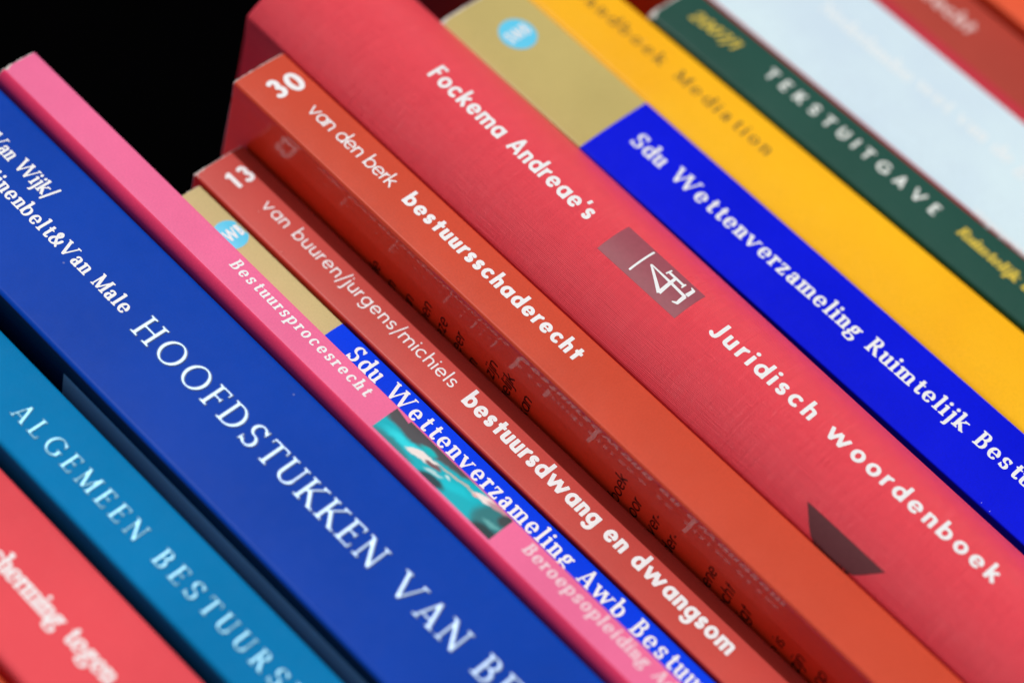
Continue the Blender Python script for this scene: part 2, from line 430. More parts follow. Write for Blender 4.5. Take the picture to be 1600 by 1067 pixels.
_gl = {}
def glyph_grid(ch, fam, g):
    """marching squares over the signed distance: returns 2-D verts, their inner distance, faces, advance"""
    key = (ch, fam, g)
    if key in _gl: return _gl[key]
    w, t, serif, grow = fam
    prims, adv = glyph(ch, w, t, serif)
    if not prims:
        _gl[key] = (np.zeros((0, 2)), np.zeros(0), [], adv); return _gl[key]
    x0, x1, y0, y1 = -.35, adv + .4, -.68, 1.75
    nx, ny = int((x1 - x0) / g) + 1, int((y1 - y0) / g) + 1
    gx = x0 + np.arange(nx) * g; gy = y0 + np.arange(ny) * g
    XX, YY = np.meshgrid(gx, gy, indexing='ij')
    D = np.full(XX.shape, 9.0)
    for p in prims:
        if p[0] == 1:
            d = np.hypot(XX - p[1], YY - p[2]) - p[5]
        else:
            ax, ay, bx, by, h0, h1 = p[1:]
            L = math.hypot(bx - ax, by - ay)
            if L < 1e-6: continue
            ux, uy = (bx - ax) / L, (by - ay) / L
            tt = (XX - ax) * ux + (YY - ay) * uy; nn = np.abs((XX - ax) * -uy + (YY - ay) * ux)
            hh = h0 + (h1 - h0) * np.clip(tt / L, 0, 1)
            dx = np.maximum(-tt, tt - L); dy = nn - hh
            d = np.hypot(np.maximum(dx, 0), np.maximum(dy, 0)) + np.minimum(np.maximum(dx, dy), 0)
        D = np.minimum(D, d)
    D -= grow
    D[np.abs(D) < 1e-5] = 1e-5
    verts, dist, faces, vid = [], [], [], {}
    def node(i, j):
        k = (i, j)
        if k not in vid: vid[k] = len(verts); verts.append((gx[i], gy[j])); dist.append(-D[i, j])
        return vid[k]
    def cut(a, b):
        if b < a: a, b = b, a
        k = (a, b)
        if k not in vid:
            f = D[a] / (D[a] - D[b]); vid[k] = len(verts)
            verts.append((gx[a[0]] + f * (gx[b[0]] - gx[a[0]]), gy[a[1]] + f * (gy[b[1]] - gy[a[1]]))); dist.append(0.0)
        return vid[k]
    ins = D < 0
    cnt = ins[:-1, :-1].astype(int) + ins[1:, :-1] + ins[1:, 1:] + ins[:-1, 1:]
    for i, j in zip(*np.nonzero(cnt)):
        cs = [(i, j), (i + 1, j), (i + 1, j + 1), (i, j + 1)]
        f = []
        for k in range(4):
            a, b = cs[k], cs[(k + 1) % 4]
            if ins[a]: f.append(node(*a))
            if ins[a] != ins[b]: f.append(cut(a, b))
        if cnt[i, j] == 2 and ins[cs[0]] == ins[cs[2]]:     # saddle: two corners
            for k in range(4):
                if ins[cs[k]]: faces.append([node(*cs[k]), cut(cs[k], cs[(k + 1) % 4]), cut(cs[k - 1], cs[k])])
        else: faces.append(f)
    _gl[key] = (np.array(verts), np.array(dist), faces, adv)
    return _gl[key]

# type families: stem, hairline, serifs, ink spread
FUT_B = (.30, .25, False, .0)
FUT_X = (.34, .27, False, .0)
FUT_R = (.165, .145, False, .0)
FUT_M = (.235, .20, False, .0)
SER_B = (.27, .10, True, .012)
SER_R = (.17, .07, True, .0)
SER_C = (.21, .085, True, .0)

GI = []     # glyph parity of each vertex: neighbouring letters sit 4 microns apart so that they never share a plane
def text_uv(s, fam, size, track=0.0, slant=0.0, g=.06, cond=1.0):
    """verts (along, up) in mm, inner distance in mm, faces, and each glyph's centre"""
    V, D, F, cen, x, base = [], [], [], [], 0.0, 0; GI.clear()
    for gi, ch in enumerate(s):
        v, d, f, adv = glyph_grid(ch, fam, g)
        if len(v):
            vv = v.copy(); vv[:, 0] *= cond; vv[:, 0] += vv[:, 1] * slant + x
            V.append(vv * size); D.append(d * size); GI.append(np.full(len(v), gi % 2)); F += [[i + base for i in q] for q in f]; base += len(v)
        cen.append((x + adv * cond / 2) * size); x += adv * cond + .17 + track
    return (np.concatenate(V) if V else np.zeros((0, 2))), (np.concatenate(D) if D else np.zeros(0)), F, cen

# ------------------------------------------------------------------ a book
Z0 = -20.0        # the shelf top, mm; everything below is in mm in world axes, spines face -Y

class Book:
    def __init__(s, name, label, xl, xr, y, ztop, mats, depth=165, r=.9, bulge=.25, thick=.5, arcR=None,
                 pages=(.3, 3), zmats=None, rim=CORE, zsplits=(), bev=.22, zbot=Z0, joint=0.0, lsh=None, groove=0.0):
        """xl, xr: number, or ((z, x), (z, x)) for a book whose sides spread"""
        s.xl = xl if isinstance(xl, tuple) else ((0, xl), (100, xl))
        s.xr = xr if isinstance(xr, tuple) else ((0, xr), (100, xr))
        s.y, s.ztop, s.zb = y, ztop, zbot
        s.c0 = .5 * (s.X(s.xl, 100) + s.X(s.xr, 100))
        s.root = bpy.data.objects.new(name, None); C.objects.link(s.root)
        s.root.empty_display_size = .02
        s.origin = Vector((s.c0, y + 10, zbot))
        s.root.location = s.origin * MM
        tag(s.root, label, 'book')
        w = s.X(s.xr, 100) - s.X(s.xl, 100); s.w = w
        # profile in (x - centre, y), from the back left to the back right, segment tags 0 flank, 1 spine, 2 flank
        pts, tg = [], []
        hw = w / 2
        if arcR:
            al = math.asin(min(1, (hw - .01) / arcR)); ysh = arcR * (1 - math.cos(al))
            pts += [(-hw, depth), (-hw, 40), (-hw, ysh + 8)]
            if joint: pts += [(-hw + joint * .6, ysh + 6), (-hw + joint, ysh + 4.5), (-hw + joint * .5, ysh + 2.6), (-hw + .02, ysh + 1)]
            n = 56
            left_n = len(pts)
            for i in range(n + 1):
                a = -al + 2 * al * i / n; pts.append((arcR * math.sin(a), arcR * (1 - math.cos(a))))
            tgb = len(pts) - 1
            if joint: pts += [(hw - .02, ysh + 1), (hw - joint * .5, ysh + 2.6), (hw - joint, ysh + 4.5), (hw - joint * .6, ysh + 6)]
            pts += [(hw, ysh + 8), (hw, 40), (hw, depth)]
            s.tags = [0] * left_n + [1] * (tgb - left_n) + [2] * (len(pts) - 1 - tgb)
        else:
            rl, amax = (r, 90) if not lsh else lsh
            yb = bulge - rl * (1 - math.sin(math.radians(amax)))
            dl = rl * (1 - math.cos(math.radians(amax)))
            pts += [(-hw, depth), (-hw, 40)]
            if groove: pts += [(-hw + groove * k, yb + rl + d) for d, k in ((36, 1), (20, 1), (10, 1), (5, 1), (4.2, 1), (3.5, .97), (2.9, .86), (2.3, .62), (1.7, .3), (1.2, .08))]
            pts += [(-hw, yb + rl + .6), (-hw, yb + rl + .12)]
            nl = len(pts)
            m = 7
            for i in range(m + 1):
                a = math.radians(amax) * i / m
                pts.append((-hw + rl - rl * math.cos(a), yb + rl - rl * math.sin(a)))
            if lsh: nl += 5; pts.append((-hw + dl + .03, bulge))
            x0 = hw - r; xa = -hw + dl
            xs = [xa + .15] + [xa + .15 + (x0 - xa - .27) * i / 12 for i in range(1, 12)] + [x0 - .12]
            for x in xs: pts.append((x, bulge * (x / x0) ** 2 if x > 0 else bulge * min(1, (x / xa) ** 2)))
            for i in range(m + 1):
                a = math.pi / 2 * (1 - i / m)
                pts.append((hw - r + r * math.cos(a), bulge + r - r * math.sin(a)))
            nr = len(pts) - 1
            pts += [(hw, r + bulge + .12), (hw, r + bulge + .6), (hw, 40), (hw, depth)]
            k = nl + 3
            s.tags = [0] * k + [1] * (nr - 3 - k) + [2] * (len(pts) - 1 - (nr - 3))
        s.pts = np.array(pts, float)
        seg = np.diff(s.pts, axis=0); L = np.hypot(seg[:, 0], seg[:, 1])
        s.cum = np.concatenate([[0], np.cumsum(L)])
        s.mid = s.cum[np.argmin(np.abs(s.pts[:, 0]) + (s.pts[:, 1] > 12) * 99)]
        tan = np.gradient(s.pts, s.cum, axis=0); tan /= np.hypot(tan[:, 0], tan[:, 1])[:, None]
        s.nrm = np.stack([tan[:, 1], -tan[:, 0]], 1)
        s.groove = groove
        s.build(mats, zmats, rim, zsplits, bev, thick, depth, pages, arcR)
    def X(s, e, z): (z0, x0), (z1, x1) = e; return x0 + (x1 - x0) * (z - z0) / (z1 - z0)
    def place(s, px, py, z):
        l, r = s.X(s.xl, z), s.X(s.xr, z)
        return (.5 * (l + r) + px * (r - l) / s.w, s.y + py, z)
    def loc(s, P): return ((P[0] - s.origin.x) * MM, (P[1] - s.origin.y) * MM, (P[2] - s.origin.z) * MM)
    def surf(s, a, z, off=.03):
        """a: arc length from the middle of the spine (+ to the right), z: world height"""
        t = s.mid + a
        px = np.interp(t, s.cum, s.pts[:, 0]); py = np.interp(t, s.cum, s.pts[:, 1])
        nx = np.interp(t, s.cum, s.nrm[:, 0]); ny = np.interp(t, s.cum, s.nrm[:, 1])
        return s.loc(s.place(px + nx * off, py + ny * off, z))
    def flank(s, y, z, off=.03):
        i = int(np.argmin(s.pts[:, 1] + 0 * s.pts[:, 0])); n = len(s.pts) // 2
        p, c = s.pts[:n], s.cum[:n]
        return s.surf(float(np.interp(-(y - s.y), -p[:, 1], c)) - s.mid, z, off)
    def build(s, mats, zmats, rim, zsplits, bev, th, depth, pages, arcR):
        rnd = random.Random(int(s.c0 * 10) + 7)
        zs = sorted(set([s.zb, s.zb + bev] + [s.zb + (s.ztop - s.zb) * k / 24 for k in range(1, 24)] + list(zsplits) + [s.ztop - bev]))
        zs = [z for z in zs if s.zb <= z <= s.ztop - bev + 1e-6]
        n = len(s.pts); V, F, M, SM, UV = [], [], [], [], []
        mlist = list(mats) + [rim, PAPER]
        extra = {}
        for z in zs:
            for i in range(n):
                V.append(s.loc(s.place(s.pts[i, 0], s.pts[i, 1], z))); UV.append(((s.cum[i] - s.mid) * MM, z * MM))
        for k in range(len(zs) - 1):
            zm = .5 * (zs[k] + zs[k + 1])
            for i in range(n - 1):
                F.append((k * n + i, k * n + i + 1, (k + 1) * n + i + 1, (k + 1) * n + i))
                a = .5 * (s.cum[i] + s.cum[i + 1]) - s.mid
                M.append(zmats(s.tags[i], a, zm) if zmats else min(s.tags[i], len(mats) - 1)); SM.append(True)
        # rim, top: bevel (slightly nicked), flat, inner wall
        inner = s.pts - s.nrm * th
        inner[0] = (s.pts[0, 0] + th, depth); inner[-1] = (s.pts[-1, 0] - th, depth)
        for top in (1, 0):
            z_a = s.ztop - bev if top else s.zb + bev; z_b = s.ztop if top else s.zb; sg = 1 if top else -1
            b0 = len(V)
            for i in range(n): V.append(s.loc(s.place(*s.pts[i], z_a))); UV.append((0, 0))
            for i in range(n):
                wob = (rnd.random() - .5) * .22 if top and not arcR else 0
                q = s.pts[i] - s.nrm[i] * min(bev, th * .7); V.append(s.loc(s.place(q[0], q[1], z_b + wob))); UV.append((0, 0))
            for i in range(n): V.append(s.loc(s.place(inner[i, 0], inner[i, 1], z_b))); UV.append((0, 0))
            for i in range(n): V.append(s.loc(s.place(inner[i, 0], inner[i, 1], s.ztop - 6 if top else s.zb + 6))); UV.append((0, 0))
            for r_ in range(3):
                for i in range(n - 1):
                    f = (b0 + r_ * n + i, b0 + r_ * n + i + 1, b0 + (r_ + 1) * n + i + 1, b0 + (r_ + 1) * n + i)
                    F.append(f if top else f[::-1]); M.append(len(mats) if r_ < 2 else len(mats) + 1); SM.append(r_ == 0 and bool(arcR))
        # inside of the boards, back edge
        b0 = len(V)
        for z in (s.zb + 6, s.ztop - 6):
            for i in range(n): V.append(s.loc(s.place(inner[i, 0], inner[i, 1], z))); UV.append((0, 0))
        for i in range(n - 1): F.append((b0 + n + i, b0 + n + i + 1, b0 + i + 1, b0 + i)); M.append(len(mats) + 1); SM.append(False)
        for e in (0, -1):
            b0 = len(V)
            for (p, z) in ((s.pts[e], s.zb), (s.pts[e], s.ztop), (inner[e], s.ztop), (inner[e], s.zb)):
                V.append(s.loc(s.place(p[0], p[1], z))); UV.append((0, 0))
            F.append((b0, b0 + 1, b0 + 2, b0 + 3) if e == 0 else (b0 + 3, b0 + 2, b0 + 1, b0)); M.append(len(mats)); SM.append(False)
        s.cover = mesh_obj('cover', V, F, mlist, s.root, M, SM, UV)
        # page block
        dz, dy = pages; hw = s.w / 2 - th - .05 - s.groove
        V, F = [], []
        y0 = (th + 1.2 + (arcR * (1 - math.cos(math.asin(min(1, s.w / 2 / arcR)))) if arcR else .3))
        for z in (s.zb + dz, s.ztop - dz):
            for x, y in ((-hw, y0), (hw, y0), (hw, depth - dy), (0, depth - dy + (1.5 if arcR else 0)), (-hw, depth - dy)):
                V.append(s.loc(s.place(x, y, z)))
        F = [(0, 1, 6, 5), (1, 2, 7, 6), (2, 3, 8, 7), (3, 4, 9, 8), (4, 0, 5, 9), (5, 6, 7, 8, 9), (4, 3, 2, 1, 0)]
        mesh_obj('page_block', V, F, PAPER, s.root)
    # --- print on the spine -------------------------------------------------
    def text(s, name, string, fam, size, i0, z0, i1, z1, xc, mat, slant=0.0, caps=False, emboss=0.0, arc=False, g=.06, off=.035, xc1=None, parent=None, cond=1.0):
        """reads down the spine; glyph i0 is centred on height z0, i1 on z1, the line's middle is at world x = xc"""
        _, _, _, c = text_uv(string, fam, size, 0, slant, g, cond)
        need = abs(z0 - z1)
        track = (need - (c[i1] - c[i0])) / (i1 - i0) / size if i1 != i0 else 0
        V, D, F, c = text_uv(string, fam, size, track, slant, g, cond)
        mid = (.75 if caps else .5) * size
        out = []
        if xc1 is None: xc1 = xc
        zz = z0 - (V[:, 0] - c[i0])
        if arc: aa = xc + (xc1 - xc) * (z0 - zz) / max(need, .01) + (V[:, 1] - mid)
        else:
            mid_x = np.array([.5 * (s.X(s.xl, z) + s.X(s.xr, z)) for z in zz])
            aa = xc + (xc1 - xc) * (z0 - zz) / max(need, .01) - mid_x + (V[:, 1] - mid)
        if emboss: hgt = np.clip(D / (.075 * size), 0, 1); hgt = off + emboss * np.sqrt(np.clip(1 - (1 - hgt) ** 2, 0, 1))
        else: hgt = np.full(len(zz), off)
        hgt = hgt + np.concatenate(GI) * .004
        for a, z, h in zip(aa, zz, hgt): out.append(s.surf(a, z, h))
        F = [f[::-1] for f in F]
        return mesh_obj(name, out, F, mat, parent or s.root, None, [bool(emboss)] * len(F))
    def text_up(s, name, string, fam, size, xc, zc, mat, wide=1.0, arc=False, g=.06, off=.035, squeeze=1.0, parent=None, track=0.0):
        """upright lettering centred on (xc, zc); size is the x-height, figures and capitals are 1.5 as high"""
        V, D, F, c = text_uv(string, fam, size, track, 0, g)
        V[:, 0] -= .5 * (V[:, 0].min() + V[:, 0].max()); V[:, 0] *= wide; V[:, 1] -= .75 * size
        base = 0 if arc else .5 * (s.X(s.xl, zc) + s.X(s.xr, zc))
        out = [s.surf(xc - base + u, zc + v, off + .004 * k) for (u, v), k in zip(V, np.concatenate(GI))]
        return mesh_obj(name, out, [f for f in F], mat, parent or s.root)
    def patch(s, name, poly, mat, arc=False, off=.02, n=10, parent=None):
        """a printed shape: convex polygon of (x or arc length, z), laid on the spine surface"""
        cx = sum(p[0] for p in poly) / len(poly); cz = sum(p[1] for p in poly) / len(poly)
        V, F = [], []
        m = len(poly); per = []
        for k in range(m):
            a, b = poly[k], poly[(k + 1) % m]
            q = max(1, int(math.hypot(a[0] - b[0], a[1] - b[1]) / 1.0)) if arc or m < 9 else 1
            for j in range(q): per.append((a[0] + (b[0] - a[0]) * j / q, a[1] + (b[1] - a[1]) * j / q))
        rings = max(1, n)
        for r_ in range(rings, 0, -1):
            for p in per: V.append((cx + (p[0] - cx) * r_ / rings, cz + (p[1] - cz) * r_ / rings))
        V.append((cx, cz)); L = len(per)
        for r_ in range(rings - 1):
            for k in range(L): F.append((r_ * L + k, r_ * L + (k + 1) % L, (r_ + 1) * L + (k + 1) % L, (r_ + 1) * L + k))
        for k in range(L): F.append(((rings - 1) * L + k, (rings - 1) * L + (k + 1) % L, rings * L))
        area = sum(per[k][0] * per[(k + 1) % L][1] - per[(k + 1) % L][0] * per[k][1] for k in range(L))
        if area < 0: F = [f[::-1] for f in F]
        out = []
        for u, z in V:
            base = 0 if arc else .5 * (s.X(s.xl, z) + s.X(s.xr, z))
            out.append(s.surf(u - base, z, off))
        return mesh_obj(name, out, F, mat, parent or s.root, None, [True] * len(F))
    def strokes(s, name, paths, mat, arc=False, off=.05, parent=None):
        """drawn marks: polylines of (x, z) with a width each, cut out of one distance field"""
        xs = [p[0] for q, _ in paths for p in q]; zs = [p[1] for q, _ in paths for p in q]
        g = .1; x0, x1, z0, z1 = min(xs) - 1, max(xs) + 1, min(zs) - 1, max(zs) + 1
        prims = []
        for q, w in paths:
            for i in range(len(q) - 1):
                w0, w1 = (w[i], w[i + 1]) if isinstance(w, (list, tuple)) else (w, w)
                prims.append((0, *q[i], *q[i + 1], w0 / 2, w1 / 2))
                if i: prims.append((1, *q[i], 0, 0, w0 / 2 * .98, 0))
        key = ('\x00' + name, (0, 0, False, 0), g)
        V, D, F = field_mesh(prims, x0, x1, z0, z1, g)
        out = []
        for u, z in V:
            base = 0 if arc else .5 * (s.X(s.xl, z) + s.X(s.xr, z))
            out.append(s.surf(u - base, z, off))
        return mesh_obj(name, out, F, mat, parent or s.root)

def field_mesh(prims, x0, x1, y0, y1, g):
    nx, ny = int((x1 - x0) / g) + 1, int((y1 - y0) / g) + 1
    gx = x0 + np.arange(nx) * g; gy = y0 + np.arange(ny) * g
    XX, YY = np.meshgrid(gx, gy, indexing='ij'); D = np.full(XX.shape, 9.0)
    for p in prims:
        if p[0] == 1: d = np.hypot(XX - p[1], YY - p[2]) - p[5]
        else:
            ax, ay, bx, by, h0, h1 = p[1:]; L = math.hypot(bx - ax, by - ay)
            if L < 1e-6: continue
            ux, uy = (bx - ax) / L, (by - ay) / L
            tt = (XX - ax) * ux + (YY - ay) * uy; nn = np.abs((XX - ax) * -uy + (YY - ay) * ux)
            hh = h0 + (h1 - h0) * np.clip(tt / L, 0, 1); dx = np.maximum(-tt, tt - L); dy = nn - hh
            d = np.hypot(np.maximum(dx, 0), np.maximum(dy, 0)) + np.minimum(np.maximum(dx, dy), 0)
        D = np.minimum(D, d)
    D[np.abs(D) < 1e-5] = 1e-5
    verts, faces, vid = [], [], {}
    def node(a):
        if a not in vid: vid[a] = len(verts); verts.append((gx[a[0]], gy[a[1]]))
        return vid[a]
    def cut(a, b):
        if b < a: a, b = b, a
        if (a, b) not in vid:
            f = D[a] / (D[a] - D[b]); vid[(a, b)] = len(verts)
            verts.append((gx[a[0]] + f * (gx[b[0]] - gx[a[0]]), gy[a[1]] + f * (gy[b[1]] - gy[a[1]])))
        return vid[(a, b)]
    ins = D < 0
    cnt = ins[:-1, :-1].astype(int) + ins[1:, :-1] + ins[1:, 1:] + ins[:-1, 1:]
    for i, j in zip(*np.nonzero(cnt)):
        cs = [(i, j), (i + 1, j), (i + 1, j + 1), (i, j + 1)]; f = []
        for k in range(4):
            a, b = cs[k], cs[(k + 1) % 4]
            if ins[a]: f.append(node(a))
            if ins[a] != ins[b]: f.append(cut(a, b))
        if len(f) > 2: faces.append(f)
    return np.array(verts), D, faces

# ------------------------------------------------------------------ the setting: a black sheet standing in for unlit space and the board the books stand on
def box(name, x0, x1, y0, y1, z0, z1, mat, bev=0.0):
    V = [(x * MM, y * MM, z * MM) for z in (z0, z1) for x, y in ((x0, y0), (x1, y0), (x1, y1), (x0, y1))]
    F = [(0, 3, 2, 1), (4, 5, 6, 7), (0, 1, 5, 4), (1, 2, 6, 5), (2, 3, 7, 6), (3, 0, 4, 7)]
    return mesh_obj(name, V, F, mat)

bk = bpy.data.materials.new('unlit_black'); bk.use_nodes = True  # near-black colour stands in for the shade behind the books
b = bk.node_tree.nodes['Principled BSDF']; b.inputs['Roughness'].default_value = 1; b.inputs['Specular IOR Level'].default_value = 0
nz = N(bk.node_tree, 'ShaderNodeTexNoise'); nz.inputs['Scale'].default_value = 60
cr = N(bk.node_tree, 'ShaderNodeValToRGB'); cr.color_ramp.elements[0].color = (.0004, .0004, .0005, 1); cr.color_ramp.elements[1].color = (.0009, .0009, .0011, 1)
bk.node_tree.links.new(nz.outputs['Fac'], cr.inputs[0]); bk.node_tree.links.new(cr.outputs[0], b.inputs['Base Color'])
tag(box('backdrop', -900, 1500, 700, 720, -600, 1500, bk), kind='structure')

wd, nt, b = new_mat('shelf_wood')
tc = N(nt, 'ShaderNodeTexCoord'); mp = N(nt, 'ShaderNodeMapping'); mp.inputs['Scale'].default_value = (3, 60, 60)
nt.links.new(tc.outputs['Object'], mp.inputs['Vector'])
nz = N(nt, 'ShaderNodeTexNoise'); nz.inputs['Scale'].default_value = 2; nz.inputs['Detail'].default_value = 8
nt.links.new(mp.outputs[0], nz.inputs['Vector'])
cr = N(nt, 'ShaderNodeValToRGB'); cr.color_ramp.elements[0].color = (.05, .03, .02, 1); cr.color_ramp.elements[1].color = (.13, .08, .05, 1)
nt.links.new(nz.outputs['Fac'], cr.inputs[0]); nt.links.new(cr.outputs[0], b.inputs['Base Color']); b.inputs['Roughness'].default_value = .5
tag(box('shelf', -260, 300, -32, 230, Z0 - 22, Z0, wd), kind='structure')

# ------------------------------------------------------------------ the books, left to right
# 1 orange-red book in the lower left corner
m_ol = cover_mat('orange_red_card', (.62, .085, .03), seed=3)
bo = Book('book', 'thin sliver of an orange-red spine in the lower left corner', -150, -121.9, 7.5, 222, [m_ol], r=1.2)

# 2 coral red book
m_rl = cover_mat('coral_red_card', (.74, .072, .095), rough=.5, coat=.0, seed=5)
rb = Book('book', 'coral red book with blurred white serif title ending in tegen, left of the teal one', -120.4, -92.2, 6.2, 228, [m_rl], r=1.6, bulge=.02)
rb.text('title_lettering', 'Rechtsbescherming tegen', SER_B, 3.0, 16, 141.3, 22, 125.3, -106.4, WHITE)

# 3 teal book
m_te = cover_mat('teal_card', (.0, .19, .48), rough=.5, coat=.0, spec=.05, seed=8)
m_teL = cover_mat('teal_dark_card', (.0, .02, .05), rough=.4, seed=8)
te = Book('book', 'teal blue book with silver capitals beginning ALGEMEEN down its spine', -90.2, -71.9, 3.4, 234, [m_te], r=1.1, bulge=.02)
FOIL = ink_mat('silver_foil', (.33, .45, .67), .40, .5, .12)
FOIL_T = ink_mat('pale_blue_foil', (.24, .52, .70), .42, .45, .12)
te.text('title_lettering', 'ALGEMEEN BESTUURSRECHT', (.25, .10, True, .012), 3.1, 0, 182.3, 15, 107.8, -81.6, FOIL_T, caps=True, emboss=.16, g=.045)

# 4 royal blue hardback
m_ho = cover_mat('royal_blue_card', (.0, .048, .42), rough=.45, coat=.09, coat_rough=.25, spec=.04, seed=13, wear=.3)
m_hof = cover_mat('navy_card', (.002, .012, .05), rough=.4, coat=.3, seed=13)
m_hos = cover_mat('slate_card', (.03, .07, .16), rough=.4, coat=.3, seed=14)
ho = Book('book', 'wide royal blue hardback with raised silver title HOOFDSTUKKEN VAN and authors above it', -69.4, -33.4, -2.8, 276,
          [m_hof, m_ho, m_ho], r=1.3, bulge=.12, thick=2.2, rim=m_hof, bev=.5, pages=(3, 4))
ho.text('author_lettering', 'Van Wijk/', SER_B, 2.6, 2, 234.3, 7, 222.7, -44.2, WHITE, cond=.84)
ho.text('author_lettering', 'Konijnenbelt&Van Male', SER_B, 2.6, 6, 225.5, 20, 187.6, -50.9, WHITE, cond=.93)
ho.text('title_lettering', 'HOOFDSTUKKEN VAN BESTUURSRECHT', (.24, .125, True, .012), 4.35, 0, 179.6, 17, 75.5, -50.4, FOIL, caps=True, emboss=.17, g=.036)

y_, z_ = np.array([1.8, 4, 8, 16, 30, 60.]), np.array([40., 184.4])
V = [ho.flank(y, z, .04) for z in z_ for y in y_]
mesh_obj('printed_panel', V, [(i + 1, i, i + 6, i + 7) for i in range(5)], cover_mat('panel_card_with_reflection', (.34, .46, .62), rough=.3, coat=2.5, coat_rough=.08, seed=14), ho.root)  # panel's base colour lightened to imitate the reflection of the lit teal book

# 5 pink book
m_pk = cover_mat('pink_card', (.82, .150, .34), rough=.45, coat=.12, grain=.22, seed=17)
m_pks = cover_mat('crimson_side_card', (.80, .045, .15), rough=.4, coat=.2, seed=17)
pk = Book('book', 'narrow bright pink book with a small turquoise photo on its spine', ((0, -33.1), (250, -32.9)), ((70, -22.4), (250, -21.8)), -5.3, 253.6,
          [m_pks, m_pk, m_pk], r=.8, bulge=.12, lsh=(3.6, 64), bev=.4)
pk.text('title_lettering', 'Bestuursprocesrecht', SER_B, 1.95, 0, 180.6, 18, 138.9, -25.6, WHITE, slant=.12)
PINKW = ink_mat('pinkish_white_ink', (.90, .66, .78), .45)
pk.text('series_lettering', 'Beroepsopleiding Advocatuur', SER_B, 2.1, 0, 89.2, 15, 56.0, -25.6, PINKW, slant=.1)
for x, z, r_ in ((-30.0, 252.9, .6), (-29.0, 253.2, .4), (-27.0, 253.3, .25)):
    pk.patch('scuff', [(x + r_ * math.cos(a) * (1 + .3 * math.sin(3 * a)), z + .6 * r_ * math.sin(a)) for a in [k * .785 for k in range(8)]], CORE, off=.03, n=2)
# the little photograph
def photo_mat(bk_):
    """a blurred colour photograph: soft, slightly warped patches over turquoise"""
    m, nt, b = new_mat('photo_print')
    tc = N(nt, 'ShaderNodeTexCoord')
    nz = N(nt, 'ShaderNodeTexNoise'); nz.inputs['Scale'].default_value = 330; nz.inputs['Detail'].default_value = 3
    nt.links.new(tc.outputs['Object'], nz.inputs['Vector'])
    sub = N(nt, 'ShaderNodeVectorMath', operation='SUBTRACT'); sub.inputs[1].default_value = (.5, .5, .5)
    nt.links.new(nz.outputs['Color'], sub.inputs[0])
    scl = N(nt, 'ShaderNodeVectorMath', operation='SCALE'); scl.inputs['Scale'].default_value = 1.6 * MM
    nt.links.new(sub.outputs[0], scl.inputs[0])
    add = N(nt, 'ShaderNodeVectorMath', operation='ADD'); nt.links.new(tc.outputs['Object'], add.inputs[0]); nt.links.new(scl.outputs[0], add.inputs[1])
    col = None
    for cx, cz, rx, rz, rot, soft, c in (
            (0, 0, 1, 1, 0, 0, (.0, .46, .58)),
            (-27.6, 124.5, 1.2, 6, 8, .7, (.02, .72, .86)), (-27.2, 109.5, 1.4, 5, 12, .7, (.0, .58, .72)),
            (-30.6, 126, 1.9, 7.5, 0, .5, (.03, .24, .28)), (-21.9, 119, 4.0, 17, 9, .2, (.085, .085, .10)),
            (-21.8, 128, .75, 7, 3, .6, (.42, .24, .27)), (-25.2, 119.6, .9, 2.6, 10, .6, (.0, .50, .55)),
            (-29.9, 114.5, 1.6, 4.0, 10, .4, (.02, .06, .08)),
            (-27.0, 98.5, 5.5, 5.5, 18, .35, (.03, .20, .23)), (-29.9, 98.2, 1.7, 4.2, 10, .4, (.02, .05, .06)),
            (-27.3, 98.6, .8, 2.6, 12, .6, (.12, .42, .44)), (-24.0, 97.2, 2.2, 1.8, 0, .4, (.05, .07, .08)),
            (-25.2, 110.4, .34, 7.6, 9, .5, (.52, .50, .46)),
            (-27.2, 119.6, 1.0, 4.2, 14, .28, (.88, .80, .80)), (-27.0, 116.6, .55, 2.3, 10, .35, (.20, .10, .12)),
            (-28.0, 115.2, .5, 2.6, 14, .5, (.45, .72, .78)), (-26.6, 112.4, .35, 1.0, 0, .5, (.55, .80, .85)),
            (-23.9, 103.6, .85, 3.6, 16, .3, (.90, .78, .80)), (-23.3, 100.4, .8, 3.0, 10, .5, (.55, .30, .36)), (-24.9, 105.9, .5, .8, 0, .5, (.80, .45, .45))):
        rgb = N(nt, 'ShaderNodeRGB'); rgb.outputs[0].default_value = (*c, 1)
        if col is None: col = rgb.outputs[0]; continue
        o_ = bk_.loc((cx, 0, cz))
        mp = N(nt, 'ShaderNodeMapping', vector_type='TEXTURE')
        mp.inputs['Location'].default_value = (o_[0], 0, o_[2]); mp.inputs['Rotation'].default_value = (0, math.radians(-rot), 0)
        mp.inputs['Scale'].default_value = (rx * MM, 1e3, rz * MM)
        nt.links.new(add.outputs[0], mp.inputs['Vector'])
        ln = N(nt, 'ShaderNodeVectorMath', operation='LENGTH'); nt.links.new(mp.outputs[0], ln.inputs[0])
        r_ = N(nt, 'ShaderNodeMapRange', interpolation_type='SMOOTHSTEP'); r_.inputs['From Min'].default_value = 1 - soft; r_.inputs['From Max'].default_value = 1 + soft * .3
        r_.inputs['To Min'].default_value = 1; r_.inputs['To Max'].default_value = 0
        nt.links.new(ln.outputs['Value'], r_.inputs['Value'])
        mx = N(nt, 'ShaderNodeMix', data_type='RGBA'); nt.links.new(r_.outputs[0], mx.inputs['Factor'])
        nt.links.new(col, mx.inputs['A']); nt.links.new(rgb.outputs[0], mx.inputs['B']); col = mx.outputs['Result']
    nt.links.new(col, b.inputs['Base Color']); b.inputs['Roughness'].default_value = .5; b.inputs['Specular IOR Level'].default_value = .1
    return m
ph = pk.patch('cover_photo', [(-30.3, 131.7), (-21.9, 131.7), (-21.9, 96.3), (-30.3, 96.3)], photo_mat(pk), n=4)

